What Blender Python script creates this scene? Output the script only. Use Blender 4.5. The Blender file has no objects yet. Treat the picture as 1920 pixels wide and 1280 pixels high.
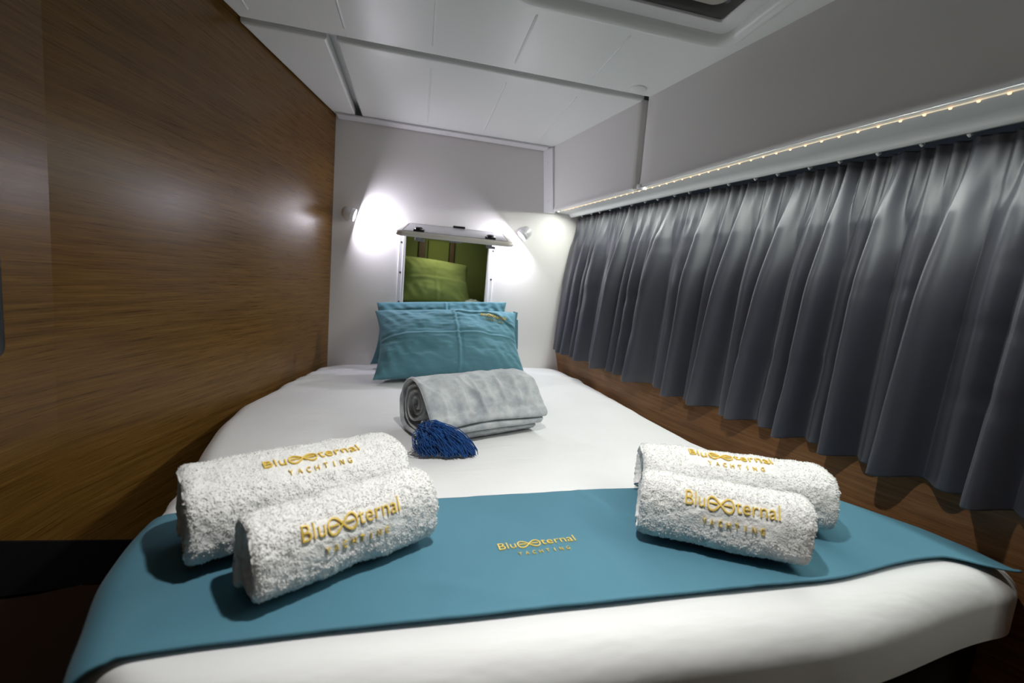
import bpy, bmesh, math, random
import numpy as np
from mathutils import Vector, Matrix
random.seed(7)
rng = np.random.default_rng(7)
scene = bpy.context.scene
COL = scene.collection
ZO = 1.15                      # height of the working plane above the cabin sole

# ------------------------------------------------------------------ camera
cam_d = bpy.data.cameras.new('camera')
cam = bpy.data.objects.new('camera', cam_d)
COL.objects.link(cam)
scene.camera = cam
cam_d.sensor_width = 36.0
cam_d.lens = 832.0 / 1920.0 * 36.0
cam_d.clip_start = 0.02
cam_d.dof.use_dof = True
cam_d.dof.focus_distance = 1.15
cam_d.dof.aperture_fstop = 3.2
PITCH, YAW, ROLL = [math.radians(a) for a in (7.12, 12.72, -5.01)]
fw = Vector((math.sin(YAW) * math.cos(PITCH), math.cos(YAW) * math.cos(PITCH), -math.sin(PITCH)))
rt = Vector((math.cos(YAW), -math.sin(YAW), 0))
dn = fw.cross(rt)
rr = math.cos(ROLL) * rt + math.sin(ROLL) * dn
dd = -math.sin(ROLL) * rt + math.cos(ROLL) * dn
m = Matrix.Identity(4)
for i in range(3):
    m[i][0], m[i][1], m[i][2] = rr[i], -dd[i], -fw[i]
m.translation = Vector((0, 0, ZO))
cam.matrix_world = m

# ------------------------------------------------------------------ world, exposure
world = bpy.data.worlds.new('world'); scene.world = world
world.use_nodes = True
world.node_tree.nodes['Background'].inputs[0].default_value = (0.5, 0.6, 0.8, 1)
world.node_tree.nodes['Background'].inputs[1].default_value = 0.02
scene.view_settings.view_transform = 'Standard'
scene.view_settings.look = 'None'
scene.view_settings.exposure = 0.0
scene.view_settings.gamma = 1.0
scene.view_settings.use_curve_mapping = False

# light strengths (W), used by the lamps' builders below
P_DOWN = 5.0        # ceiling downlight over the bed
P_READ = 2.5        # each reading lamp
P_STRIP = 8.5       # led strip under the side fascia
P_LOCKER = 0.32  # added fill inside the locker
COOL = (0.88, 0.86, 1.0)
NEUT = (1.0, 0.985, 0.95)
STRIPC = (0.95, 1.0, 0.92)

# ------------------------------------------------------------------ helpers
def thing(name, label, cat, loc=(0, 0, 0), group=None):
    o = bpy.data.objects.new(name, None); COL.objects.link(o)
    o.location = (loc[0], loc[1], loc[2] + ZO)
    o.empty_display_size = 0.05
    o['label'] = label; o['category'] = cat
    if group: o['group'] = group
    return o

def wloc(o):
    p = Vector((0, 0, 0))
    while o is not None:
        p += Vector(o.location); o = o.parent
    return p

def mesh(name, verts, faces, mat, parent=None, smooth=True, uvs=None, kind=None, origin=None, label=None):
    """verts in working coordinates; links ONE mesh object"""
    v = np.array(verts, dtype=float).reshape(-1, 3)
    v = v + np.array([0, 0, ZO])
    if parent is not None:
        off = np.array(wloc(parent)); lo = (0, 0, 0)
        if origin is not None:
            o3 = np.array([origin[0], origin[1], origin[2] + ZO]) - off
            lo = tuple(o3); off = off + o3
    elif origin is not None:
        off = np.array([origin[0], origin[1], origin[2] + ZO]); lo = tuple(off)
    else:
        off = np.array([(v[:, 0].min() + v[:, 0].max()) / 2, (v[:, 1].min() + v[:, 1].max()) / 2, v[:, 2].min()]); lo = tuple(off)
    me = bpy.data.meshes.new(name)
    me.from_pydata((v - off).tolist(), [], [list(map(int, f)) for f in faces])
    if uvs is not None:
        ul = me.uv_layers.new(name='uv')
        uvs = np.array(uvs, dtype=float)
        li = np.empty(len(me.loops), dtype=np.int32); me.loops.foreach_get('vertex_index', li)
        ul.data.foreach_set('uv', uvs[li].ravel())
    if smooth:
        me.polygons.foreach_set('use_smooth', [True] * len(me.polygons))
    me.update()
    o = bpy.data.objects.new(name, me); COL.objects.link(o)
    o.location = lo
    if parent is not None: o.parent = parent
    if mat is not None: me.materials.append(mat)
    if kind: o['kind'] = kind
    if label: o['label'] = label
    return o

def tag(o, label, cat, group=None):
    o['label'] = label; o['category'] = cat
    if group: o['group'] = group
    return o

def struct(o):
    if o.parent is None: o['kind'] = 'structure'
    return o

def grid_faces(ni, nj, wrap_i=False, wrap_j=False, off=0, flip=False):
    I = np.arange(ni if wrap_i else ni - 1); J = np.arange(nj if wrap_j else nj - 1)
    a, b = np.meshgrid(I, J, indexing='ij'); a = a.ravel(); b = b.ravel()
    a2 = (a + 1) % ni; b2 = (b + 1) % nj
    q = np.stack([a * nj + b, a2 * nj + b, a2 * nj + b2, a * nj + b2], 1) + off
    if flip: q = q[:, ::-1]
    return q.tolist()

class MB:
    """collects simple shapes for ONE mesh"""
    def __init__(s): s.v = []; s.f = []
    def add(s, v, f):
        o = len(s.v); s.v += [tuple(map(float, p)) for p in v]; s.f += [[i + o for i in q] for q in f]
    def box(s, c, d, R=None):
        R = Matrix.Identity(3) if R is None else R
        pts = []
        for z in (-1, 1):
            for x, y in ((-1, -1), (1, -1), (1, 1), (-1, 1)):
                pts.append(Vector(c) + R @ Vector((x * d[0] / 2, y * d[1] / 2, z * d[2] / 2)))
        s.add(pts, [[3, 2, 1, 0], [4, 5, 6, 7], [0, 1, 5, 4], [1, 2, 6, 5], [2, 3, 7, 6], [3, 0, 4, 7]])
    def lathe(s, c, ax, prof, n=28):
        """prof: list of (radius, along axis); closed at both ends when radius 0"""
        ax = Vector(ax).normalized(); t = ax.orthogonal().normalized(); b = ax.cross(t)
        P = []
        for r, h in prof:
            for k in range(n):
                a = 2 * math.pi * k / n
                P.append(Vector(c) + ax * h + (t * math.cos(a) + b * math.sin(a)) * r)
        s.add(P, grid_faces(len(prof), n, wrap_j=True))
    def tube(s, pts, r, n=6):
        pts = [Vector(p) for p in pts]; P = []
        for i, p in enumerate(pts):
            d = (pts[min(i + 1, len(pts) - 1)] - pts[max(i - 1, 0)]).normalized()
            t = d.orthogonal().normalized() if abs(d.z) > .9 else d.cross(Vector((0, 0, 1))).normalized(); b = d.cross(t)
            ri = r[i] if hasattr(r, '__len__') else r
            for k in range(n):
                a = 2 * math.pi * k / n
                P.append(p + (t * math.cos(a) + b * math.sin(a)) * ri)
        f = grid_faces(len(pts), n, wrap_j=True)
        f.append(list(range(n))[::-1]); f.append([(len(pts) - 1) * n + k for k in range(n)])
        s.add(P, f)
    def build(s, name, mat, parent=None, smooth=False, bevel=0, **kw):
        o = mesh(name, s.v, s.f, mat, parent, smooth, **kw)
        if bevel:
            b = o.modifiers.new('bevel', 'BEVEL'); b.width = bevel; b.segments = 2; b.limit_method = 'ANGLE'; b.angle_limit = math.radians(40)
            w = o.modifiers.new('wn', 'WEIGHTED_NORMAL')
            o.data.polygons.foreach_set('use_smooth', [True] * len(o.data.polygons))
        return o

# ---- value noise (numpy)
_PERM = rng.random((64, 64, 64))
def vnoise(p, scale):
    p = np.asarray(p) * scale + 100.37
    i = np.floor(p).astype(int); f = p - i; f = f * f * (3 - 2 * f); i = i % 64; j = (i + 1) % 64
    def g(a, b, c): return _PERM[a, b, c]
    x0, y0, z0 = i[..., 0], i[..., 1], i[..., 2]; x1, y1, z1 = j[..., 0], j[..., 1], j[..., 2]
    fx, fy, fz = f[..., 0], f[..., 1], f[..., 2]
    c00 = g(x0, y0, z0) * (1 - fx) + g(x1, y0, z0) * fx; c10 = g(x0, y1, z0) * (1 - fx) + g(x1, y1, z0) * fx
    c01 = g(x0, y0, z1) * (1 - fx) + g(x1, y0, z1) * fx; c11 = g(x0, y1, z1) * (1 - fx) + g(x1, y1, z1) * fx
    c0 = c00 * (1 - fy) + c10 * fy; c1 = c01 * (1 - fy) + c11 * fy
    return (c0 * (1 - fz) + c1 * fz) * 2 - 1
def sstep(a, b, x):
    t = np.clip((np.asarray(x, float) - a) / (b - a), 0, 1); return t * t * (3 - 2 * t)
def table(xs, ys, lo, hi, win, n=900):
    """smoothed piecewise curve as a function"""
    X = np.linspace(lo, hi, n); Y = np.interp(X, xs, ys)
    # linear extrapolation outside the points
    k0 = (ys[1] - ys[0]) / (xs[1] - xs[0]); k1 = (ys[-1] - ys[-2]) / (xs[-1] - xs[-2])
    Y = np.where(X < xs[0], ys[0] + k0 * (X - xs[0]), Y); Y = np.where(X > xs[-1], ys[-1] + k1 * (X - xs[-1]), Y)
    w = max(1, int(win / (hi - lo) * n)); ker = np.ones(w) / w
    for _ in range(2):
        Yp = np.concatenate([Y[0] - (Y[w:0:-1] - Y[0]), Y, Y[-1] - (Y[-2:-w - 2:-1] - Y[-1])])
        Y = np.convolve(Yp, ker, 'same')[w:w + n]
    return lambda x: np.interp(x, X, Y)

# ------------------------------------------------------------------ materials
class NT:
    def __init__(s, name):
        s.m = bpy.data.materials.new(name); s.m.use_nodes = True
        s.t = s.m.node_tree; s.b = s.t.nodes['Principled BSDF']
    def n(s, kind, **kw):
        nd = s.t.nodes.new(kind)
        for k, v in kw.items():
            if k in nd.inputs: nd.inputs[k].default_value = v
            else: setattr(nd, k, v)
        return nd
    def l(s, a, b): s.t.links.new(a, b)
    def set(s, **kw):
        for k, v in kw.items(): s.b.inputs[k.replace('_', ' ')].default_value = v
        return s
    def coords(s, kind='Object', scale=(1, 1, 1)):
        tc = s.n('ShaderNodeTexCoord'); mp = s.n('ShaderNodeMapping'); mp.inputs['Scale'].default_value = scale
        s.l(tc.outputs[kind], mp.inputs['Vector']); return mp.outputs['Vector']
    def noise(s, vec, scale, detail=3, rough=.55):
        nd = s.n('ShaderNodeTexNoise', Scale=scale, Detail=detail, Roughness=rough); s.l(vec, nd.inputs['Vector']); return nd.outputs['Fac']
    def ramp(s, fac, stops):
        r = s.n('ShaderNodeValToRGB'); e = r.color_ramp.elements
        while len(e) < len(stops): e.new(0.5)
        for el, (p, c) in zip(e, stops): el.position = p; el.color = (*c, 1)
        s.l(fac, r.inputs['Fac']); return r.outputs['Color']
    def bump(s, h, strength, dist, prev=None):
        b = s.n('ShaderNodeBump', Strength=strength, Distance=dist); s.l(h, b.inputs['Height'])
        if prev is not None: s.l(prev, b.inputs['Normal'])
        s.l(b.outputs['Normal'], s.b.inputs['Normal']); return b.outputs['Normal']

def plain(name, col, rough=.5, metal=0., spec=.5, sheen=0., coat=0.):
    t = NT(name); t.set(Base_Color=(*col, 1), Roughness=rough, Metallic=metal)
    t.b.inputs['Specular IOR Level'].default_value = spec
    t.b.inputs['Sheen Weight'].default_value = sheen; t.b.inputs['Coat Weight'].default_value = coat
    v = t.coords(); t.bump(t.noise(v, 400, 2), .04, .001)
    return t.m

def fabric(name, col, col2=None, rough=.9, sheen=.2, weave=900, wstr=.25, patch=4.0, spec=.2, wrinkle=None):
    t = NT(name); t.set(Roughness=rough); t.b.inputs['Sheen Weight'].default_value = sheen
    t.b.inputs['Sheen Roughness'].default_value = .4; t.b.inputs['Specular IOR Level'].default_value = spec
    v = t.coords()
    col2 = col2 or tuple(c * .9 for c in col)
    c = t.ramp(t.noise(v, patch, 4), [(.35, col2), (.65, col)]); t.l(c, t.b.inputs['Base Color'])
    n = t.bump(t.noise(v, weave, 2), wstr, .0006)
    if wrinkle:
        t.bump(t.noise(t.coords(scale=wrinkle[0]), wrinkle[1], 3), wrinkle[2], wrinkle[3], n)
    return t.m

def wood(name, dark, mid, light, sx=3, sz=90, rough=.38):
    t = NT(name); t.set(Roughness=rough); t.b.inputs['Specular IOR Level'].default_value = .24
    v = t.coords('UV', (sx, sz, 1))
    f1 = t.noise(v, 1.0, 6, .62)
    v2 = t.coords('UV', (sx * 3.0, sz * 5, 1)); f2 = t.noise(v2, 1.0, 4, .6)
    v3 = t.coords('UV', (.8, 3, 1)); f3 = t.noise(v3, 1.0, 2)
    mx = t.n('ShaderNodeMix'); mx.inputs[0].default_value = .45; t.l(f1, mx.inputs[2]); t.l(f2, mx.inputs[3])
    mx2 = t.n('ShaderNodeMix'); mx2.inputs[0].default_value = .2; t.l(mx.outputs[0], mx2.inputs[2]); t.l(f3, mx2.inputs[3])
    c = t.ramp(mx2.outputs[0], [(.36, dark), (.5, mid), (.64, light)]); t.l(c, t.b.inputs['Base Color'])
    rr_ = t.n('ShaderNodeMapRange'); rr_.inputs['To Min'].default_value = rough - .06; rr_.inputs['To Max'].default_value = rough + .1
    t.l(f2, rr_.inputs['Value']); t.l(rr_.outputs[0], t.b.inputs['Roughness'])
    t.bump(mx.outputs[0], .12, .001)
    return t.m

def emit(name, col, s):
    t = NT(name); t.set(Base_Color=(*col, 1)); t.b.inputs['Emission Color'].default_value = (*col, 1); t.b.inputs['Emission Strength'].default_value = s
    return t.m

M = {}
M['wood'] = wood('oak veneer', (.062, .027, .005), (.128, .063, .013), (.200, .104, .026), rough=.27)
M['wood_right'] = wood('walnut veneer', (.10, .045, .016), (.19, .09, .034), (.28, .145, .06))
M['grp'] = plain('white gelcoat', (.82, .84, .82), .32)
M['fascia'] = NT('vinyl liner').set(Base_Color=(.62, .62, .62, 1), Roughness=.75).m
_t = NT('white back wall vinyl'); _t.set(Base_Color=(.82, .795, .77, 1), Roughness=.6); _t.bump(_t.noise(_t.coords(), 260, 3), .15, .001); M['backwall'] = _t.m
_t = NT('textured vinyl liner'); _t.set(Base_Color=(.70, .685, .665, 1), Roughness=.7); _t.bump(_t.noise(_t.coords(), 300, 3), .2, .001); M['fascia'] = _t.m
M['trim'] = plain('white plastic trim', (.76, .75, .76), .4)
M['cream'] = plain('cream plastic bead', (.72, .70, .62), .4)
M['black'] = plain('black plastic', (.012, .012, .013), .35)
M['skirt'] = plain('black skirting', (.004, .004, .004), .7, 0., .1)
M['darkbase'] = fabric('dark base fabric', (.012, .012, .013), sheen=.05)
M['floor'] = plain('dark sole', (.03, .015, .009), .5)
M['grey'] = plain('grey plastic', (.25, .26, .28), .4)
M['screw'] = plain('dark screw', (.05, .05, .05), .3, 1.0)
M['lidpanel'] = plain('grey acrylic', (.50, .50, .54), .25)
M['lidframe'] = plain('cream gelcoat lid', (.70, .66, .60), .35)
M['lamp'] = plain('satin silver lamp', (.70, .70, .72), .32, .25)
M['olive'] = fabric('olive liner', (.22, .265, .085), (.19, .23, .07), sheen=.1)
M['olivepad'] = fabric('olive pad', (.23, .27, .07), sheen=.1)
M['brownstrip'] = plain('brown batten', (.10, .055, .015), .5)
M['lime'] = fabric('lime cotton', (.27, .33, .10), (.235, .285, .08), sheen=.2)
M['smoke'] = plain('smoked acrylic', (.045, .043, .04), .18)
M['shade'] = fabric('hatch shade', (.44, .41, .36), patch=6, sheen=.1)
M['teal'] = fabric('teal cotton', (.085, .219, .292), (.077, .200, .270), rough=.85, sheen=.06, weave=1500, wstr=.2)
M['tealpil'] = fabric('teal pillowcase', (.115, .265, .325), (.105, .245, .30), rough=.85, sheen=.15, weave=1500, wstr=.2, wrinkle=((1, 1, 2.2), 16, .35, .01))
M['sheet'] = fabric('white sheet', (.76, .76, .765), (.73, .73, .735), rough=.9, sheen=.1, weave=1600, wstr=.12, wrinkle=((1.2, 4, 1), 5, .35, .012))
M['gold'] = NT('gold thread').set(Base_Color=(.80, .56, .09, 1), Roughness=.45).m
M['curtain'] = fabric('slate satin', (.045, .046, .061), (.038, .039, .053), rough=.40, sheen=.12, weave=1300, wstr=.25, spec=.6)
M['tassel'] = fabric('blue yarn', (.008, .070, .26), (.005, .042, .17), rough=.7, sheen=.3, patch=30)
_t = NT('white terry'); _t.set(Roughness=.95); _t.b.inputs['Sheen Weight'].default_value = .35; _t.b.inputs['Specular IOR Level'].default_value = .1
_v = _t.coords(); _c = _t.ramp(_t.noise(_v, 60, 3), [(.3, (.80, .795, .78)), (.7, (.88, .88, .87))]); _t.l(_c, _t.b.inputs['Base Color'])
_vo = _t.n('ShaderNodeTexVoronoi', Scale=420.0); _t.l(_v, _vo.inputs['Vector'])
_n = _t.bump(_t.noise(_v, 230, 3, .6), .5, .004); _t.bump(_vo.outputs['Distance'], .3, .002, _n); M['terry'] = _t.m
_t = NT('grey plush'); _t.set(Roughness=.85); _t.b.inputs['Sheen Weight'].default_value = .8; _t.b.inputs['Sheen Roughness'].default_value = .35; _t.b.inputs['Specular IOR Level'].default_value = .15
_v = _t.coords(); _f = _t.noise(_v, 26, 4, .6); _c = _t.ramp(_f, [(.36, (.34, .37, .40)), (.64, (.53, .55, .56))]); _t.l(_c, _t.b.inputs['Base Color'])
_n = _t.bump(_t.noise(_v, 900, 2), .3, .001); M['plush'] = _t.m
M['lens'] = emit('lamp lens', (.9, .92, 1.0), 8)
M['led'] = emit('warm led', (1.0, .66, .38), 1.6)
M['ledtape'] = emit('led tape', (1.0, .84, .62), .42)
M['downlens'] = emit('downlight lens', (1, .98, .94), 12)
M['bag'] = plain('clear plastic', (.30, .33, .26), .15)

def area(name, parent, loc, direction, power, col, size, size_y=None, shape='DISK'):
    L = bpy.data.lights.new(name, 'AREA'); L.energy = power; L.color = col; L.shape = shape; L.size = size
    if size_y: L.size_y = size_y
    o = bpy.data.objects.new(name, L); COL.objects.link(o)
    p = Vector((loc[0], loc[1], loc[2] + ZO))
    if parent: o.parent = parent; p = p - wloc(parent)
    o.location = p
    o.rotation_euler = Vector(direction).to_track_quat('-Z', 'Y').to_euler()
    return o

# ================================================================== the setting
YB = 2.185; ZC = .668; YF = -.9; FL = -1.15
wallx = lambda y: np.where(np.asarray(y) > .973, -.384 - .217 * (2.185 - np.asarray(y)), -.647 - .06 * (.973 - np.asarray(y)))
top_x = lambda y: .586 + .1985 * (2.185 - np.asarray(y))
bot_x = table([.2, .558, .881, 1.479, 2.12], [.938, .878, .813, .733, .627], -1.2, 2.4, .25)
rail_x = table([-.6, 0, .6, .8, 1.026, 1.376, 2.185], [1.16, 1.11, 1.035, 1.0, .955, .880, .748], -1.2, 2.4, .3)
ZS = .375

# floor and rear wall
v = [(-1.2, YF - .3, FL), (1.6, YF - .3, FL), (1.6, 2.3, FL), (-1.2, 2.3, FL)]
struct(mesh('floor', v + [(x, y, z - .03) for x, y, z in v], [[0, 1, 2, 3], [7, 6, 5, 4]], M['floor'], smooth=False))
v = [(-1.0, YF, FL), (1.5, YF, FL), (1.5, YF, ZC + .05), (-1.0, YF, ZC + .05)]
struct(mesh('wall_front', v + [(x, y - .03, z) for x, y, z in v], [[3, 2, 1, 0], [4, 5, 6, 7]], M['wood'], smooth=False, uvs=[(p[0], p[2]) for p in v] * 2))

# left wall: two veneered panels meeting in a slight bend
lw = bpy.data.objects.new('wall_left', None); COL.objects.link(lw); lw.location = (-.647, .973, 0); lw['kind'] = 'structure'
def wall_panel(y0, y1, name, off=0.):
    x0, x1 = float(wallx(y0 + 1e-6)), float(wallx(y1 - 1e-6))
    d = Vector((x1 - x0, y1 - y0, 0)); L = d.length; d.normalize(); nrm = Vector((d.y, -d.x, 0))
    P = [Vector((x0, y0, FL)), Vector((x1, y1, FL)), Vector((x1, y1, ZC + .05)), Vector((x0, y0, ZC + .05))]
    V = [p + nrm * off for p in P] + [p - nrm * .03 for p in P]
    uv = [(y0, 0), (y0 + L, 0), (y0 + L, 1.85), (y0, 1.85)]
    return mesh(name, V, [[0, 1, 2, 3], [7, 6, 5, 4], [0, 3, 7, 4], [1, 5, 6, 2]], M['wood'], lw, False, uvs=uv + uv)
wall_panel(.9745, 2.22, 'veneer_panel')
wall_panel(YF, .9725, 'veneer_panel', .002)
# dark sloping skirting at the foot of the panels
def skirt():
    P = []
    ys = np.linspace(.0, 1.75, 40)
    for y in ys:
        zt_ = -.671 + .61 * (1.139 - y); x = float(wallx(y))
        hb = .10
        for dx, z in ((.003, zt_), (.014, zt_ - .003), (.014, zt_ - hb), (.003, zt_ - hb)):
            P.append((x + dx, y, max(z, FL + .002)))
    return P
struct(mesh('baseboard_left', skirt(), grid_faces(40, 4, wrap_j=True), M['skirt'], smooth=False))

V = []
for y in np.linspace(-.1, 1.75, 12):
    zt_ = -.671 + .61 * (1.139 - y) - .098; x = float(wallx(y))
    for dx, z in ((.003, zt_), (.009, zt_), (.009, FL + .002), (.003, FL + .002)): V.append((x + dx, y, max(z, FL + .002)))
struct(mesh('wall_foot_shade', V, grid_faces(12, 4, wrap_j=True), M['floor'], smooth=False))  # dark sheet added over the wall foot, shade put into its colour

# back wall with the locker opening
OX0, OX1, OZ0, OZ1 = -.058, .338, -.165, .20
def hole_panel(outer, inner, to3, name, mat, parent=None):
    bm = bmesh.new()
    def loop(pts):
        vs = [bm.verts.new(to3(*p)) for p in pts]
        return [bm.edges.new((vs[i], vs[(i + 1) % len(vs)])) for i in range(len(vs))]
    e = loop(outer) + loop(inner)
    bmesh.ops.triangle_fill(bm, edges=e, use_beauty=True)
    bm.verts.index_update()
    V = [tuple(x.co) for x in bm.verts]; F = [[q.index for q in f.verts] for f in bm.faces]
    bm.free()
    return mesh(name, V, F, mat, parent, False)
struct(hole_panel([(-.40, FL), (.95, FL), (.95, .70), (-.40, .70)], [(OX0, OZ0), (OX1, OZ0), (OX1, OZ1), (OX0, OZ1)],
                  lambda x, z: (x, YB, z), 'wall_back', M['backwall']))

# plan of the berth: left and right edge of the mattress
xL = table([.36, .45, .5, .55, .65, .75, .8, .96, 1.134, 1.292, 1.5, 1.74, 2.0, 2.2], [-.27, -.31, -.338, -.355, -.396, -.415, -.417, -.43, -.478, -.508, -.524, -.472, -.416, -.374], .30, 2.25, .05)
xR = table([.42, .48, .6, .75, .9, 1.1, 1.3, 1.7, 2.18], [1.090, 1.068, 1.010, .930, .868, .826, .812, .795, .748], .30, 2.25, .06)

# right wall behind and under the curtain
ys = np.linspace(2.185, YF, 60)
P = []; UV = []
for y in ys:
    for z, e in ((FL, -.062), (-.44, -.060), (-.30, -.022), (-.12, .008), (.36, .045)):
        x_ = float(rail_x(y)) + e
        if z < -.35 and y > .3: x_ = max(x_, float(xR(y)) + .010)
        P.append((x_, y, z)); UV.append((y, z))
struct(mesh('wall_right', P, grid_faces(60, 5), M['wood_right'], smooth=True, uvs=UV))

# ceiling: recessed backing + three moulded panels + raised beads
ceil = bpy.data.objects.new('ceiling', None); COL.objects.link(ceil); ceil.location = (0, .6, ZC + ZO); ceil['kind'] = 'structure'
HX0, HX1, HY0, HY1 = .19, .757, .62, 1.122
mesh('backing', [(-1.0, YF, ZC + .05), (1.5, YF, ZC + .05), (1.5, 2.25, ZC + .05), (-1.0, 2.25, ZC + .05)], [[0, 1, 2, 3]], M['grp'], ceil, False)
def rrect(x0, x1, y0, y1, r, n=8):
    out = []
    for cx, cy, a0 in ((x1 - r, y1 - r, 0), (x0 + r, y1 - r, 90), (x0 + r, y0 + r, 180), (x1 - r, y0 + r, 270)):
        for k in range(n + 1):
            a = math.radians(a0 + 90 * k / n); out.append((cx + r * math.cos(a), cy + r * math.sin(a)))
    return out
def ceiling_panel(outer, hole=None):
    """panel with rolled edges: rings outside to face"""
    prof = [(0, .03), (0, .006), (.0018, .0018), (.006, 0)]
    n = len(outer); o = [Vector((*p, 0)) for p in outer]
    nin = []
    for i in range(n):
        a = (o[i] - o[i - 1]).normalized(); b = (o[(i + 1) % n] - o[i]).normalized()
        na = Vector((-a.y, a.x, 0)); nb = Vector((-b.y, b.x, 0)); w = (na + nb); w = w / max(.3, w.dot(na)); nin.append(w)
    V = []
    for ins, dz in prof:
        for p, w in zip(o, nin): q = p + w * ins; V.append((q.x, q.y, ZC + dz))
    F = grid_faces(len(prof), n, wrap_j=True)
    bm = bmesh.new(); last = V[-n:]
    def loop(pts):
        vs = [bm.verts.new(p) for p in pts]
        return [bm.edges.new((vs[i], vs[(i + 1) % len(vs)])) for i in range(len(vs))]
    e = loop(last)
    if hole: e += loop([(x, y, ZC) for x, y in hole])
    bmesh.ops.triangle_fill(bm, edges=e, use_beauty=True); bm.verts.index_update()
    base = len(V)
    V += [tuple(x.co) for x in bm.verts]; F += [[base + q.index for q in f.verts] for f in bm.faces]; bm.free()
    ob = mesh('ceiling_panel', V, F, M['grp'], ceil, False)
    return ob
def side(y, s): return (float(wallx(y)) + .006, y) if s < 0 else (float(top_x(y)) + .006, y)
GY0, GY1 = 1.468, 1.500
front_outer = [side(YF, -1)] + [side(.97, -1)] + [side(GY0, -1)]
front_outer = [side(YF + .01, -1), side(YF + .01, 1), side(GY0, 1), (float(wallx(GY0)) + .022, GY0), (float(wallx(.98)) + .02, .98)]
ceiling_panel(front_outer, rrect(HX0, HX1, HY0, HY1, .045))
GX0, GX1 = -.298, -.270
ceiling_panel([(GX1, GY1), side(GY1, 1), side(2.178, 1), (GX1, 2.178)])
ceiling_panel([side(GY1, -1), (GX0, GY1), (GX0, 2.178), side(2.178, -1)])
for bx, y0, y1 in [(-.48, 1.0, 1.42), (-.235, .9, 1.42), (.0085, .9, 1.42), (.254, 1.16, 1.42), (.505, 1.16, 1.425), (.0085, 1.555, 2.07), (.254, 1.555, 2.06), (.505, 1.56, 2.06)]:
    b = MB(); n = 7
    P = []
    for y, s in ((y0, .2), (y0 + .006, 1), (y1 - .006, 1), (y1, .2)):
        for k in range(n):
            a = math.pi * k / (n - 1); P.append((bx + math.cos(a) * .0034 * s, y, ZC - math.sin(a) * .0026 * s))
    b.add(P, grid_faces(4, n)); b.build('bead', M['grp'], ceil, True)
# screw cover disc
b = MB(); b.lathe((.666, 1.425, ZC), (0, 0, -1), [(.027, 0), (.027, .0015), (.024, .0032), (0, .0036)], 32); b.build('cover_disc', M['grp'], ceil, True)

# roof hatch in its moulded recess
win = bpy.data.objects.new('window_1', None); COL.objects.link(win); win.location = ((HX0 + HX1) / 2, (HY0 + HY1) / 2, ZC + ZO); win['kind'] = 'structure'
def rings(spec, name, mat, parent, cap=False):
    V = []; n = None
    for ins, z, r in spec:
        l = rrect(HX0 + ins, HX1 - ins, HY0 + ins, HY1 - ins, r); n = len(l); V += [(x, y, z) for x, y in l]
    F = grid_faces(len(spec), n, wrap_j=True)
    if cap: F.append([(len(spec) - 1) * n + k for k in range(n)])
    return mesh(name, V, F, mat, parent, True)
rings([(-.014, ZC - .0004, .055), (-.010, ZC - .004, .052), (-.003, ZC - .004, .047), (.004, ZC, .043), (.010, ZC + .012, .04), (.013, ZC + .024, .04)], 'recess', M['grp'], win)
rings([(.010, ZC + .024, .04), (.014, ZC + .0205, .028), (.0155, ZC + .0195, .026), (.056, ZC + .0195, .008), (.058, ZC + .0205, .008), (.058, ZC + .04, .008)], 'hatch_frame', M['trim'], win)
rings([(.057, ZC + .045, .010), (.0575, ZC + .026, .010), (.061, ZC + .0245, .012), (.078, ZC + .027, .02), (.09, ZC + .033, .03)], 'pane_rim', M['smoke'], win)
rings([(.0885, ZC + .0325, .03), (.2, ZC + .0325, .01)], 'pane', M['shade'], win, True)

# trims: flange in the back corner, the side fascia in two lengths, its soffit
def ruled(fa, fb, za, zb, y0, y1, n, name, mat, thick=.0, parent=None):
    V = []
    for y in np.linspace(y0, y1, n): V += [(float(fa(y)), y, za), (float(fb(y)), y, zb)]
    return mesh(name, V, grid_faces(n, 2), mat, parent)
def fascia(y0, y1, name):
    prof = []  # u from ceiling (0) to bottom (1) then lip
    V = []; n = 40; ysf = np.concatenate([[y0, y0], np.linspace(y0 - .004, y1 + .004, n), [y1, y1]])
    edge = np.array([.022, .004] + [0] * n + [.004, .022])
    for y, e in zip(ysf, edge):
        tx, bx = float(top_x(y)), float(bot_x(y))
        pts = [(tx + (bx - tx) * u, ZC + .004 + (ZS + .012 - ZC - .004) * u) for u in (0, .25, .5, .75, .96)]
        pts += [(bx - .0035, ZS + .010), (bx - .006, ZS + .004), (bx - .004, ZS - .001), (bx + .002, ZS - .003), (bx + .008, ZS - .001), (bx + .011, ZS + .006)]
        V += [(x + e, y, z) for x, z in pts]
    return struct(mesh(name, V, grid_faces(len(ysf), 11), M['fascia']))
f1 = fascia(2.118, 1.499, 'trim_1')
f2 = fascia(1.470, YF, 'trim_2')
# backing seen in the joint
ruled(lambda y: top_x(y) + .02, lambda y: bot_x(y) + .02, ZC, ZS, 1.53, 1.44, 2, 'joint_backing', M['fascia'], parent=f1)
# white lip bead under each fascia length
def lip(y0, y1, name, parent, r=.006):
    b = MB(); ysl = np.linspace(y0, y1, 30)
    b.tube([(float(bot_x(y)) + .001, y, ZS + .002) for y in ysl], r, 10)
    return b.build(name, M['trim'], parent, True)
lip(2.118, 1.502, 'lip_bead', f1); lip(1.462, YF, 'lip_bead', f2)
b = MB(); b.lathe((float(bot_x(1.462)) + .002, 1.462, ZS + .001), (0, 0, -1), [(.014, -.006), (.015, .003), (.012, .008), (.006, .0105), (0, .011)], 20); b.build('lip_end_cap', M['trim'], f2, True)
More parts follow.
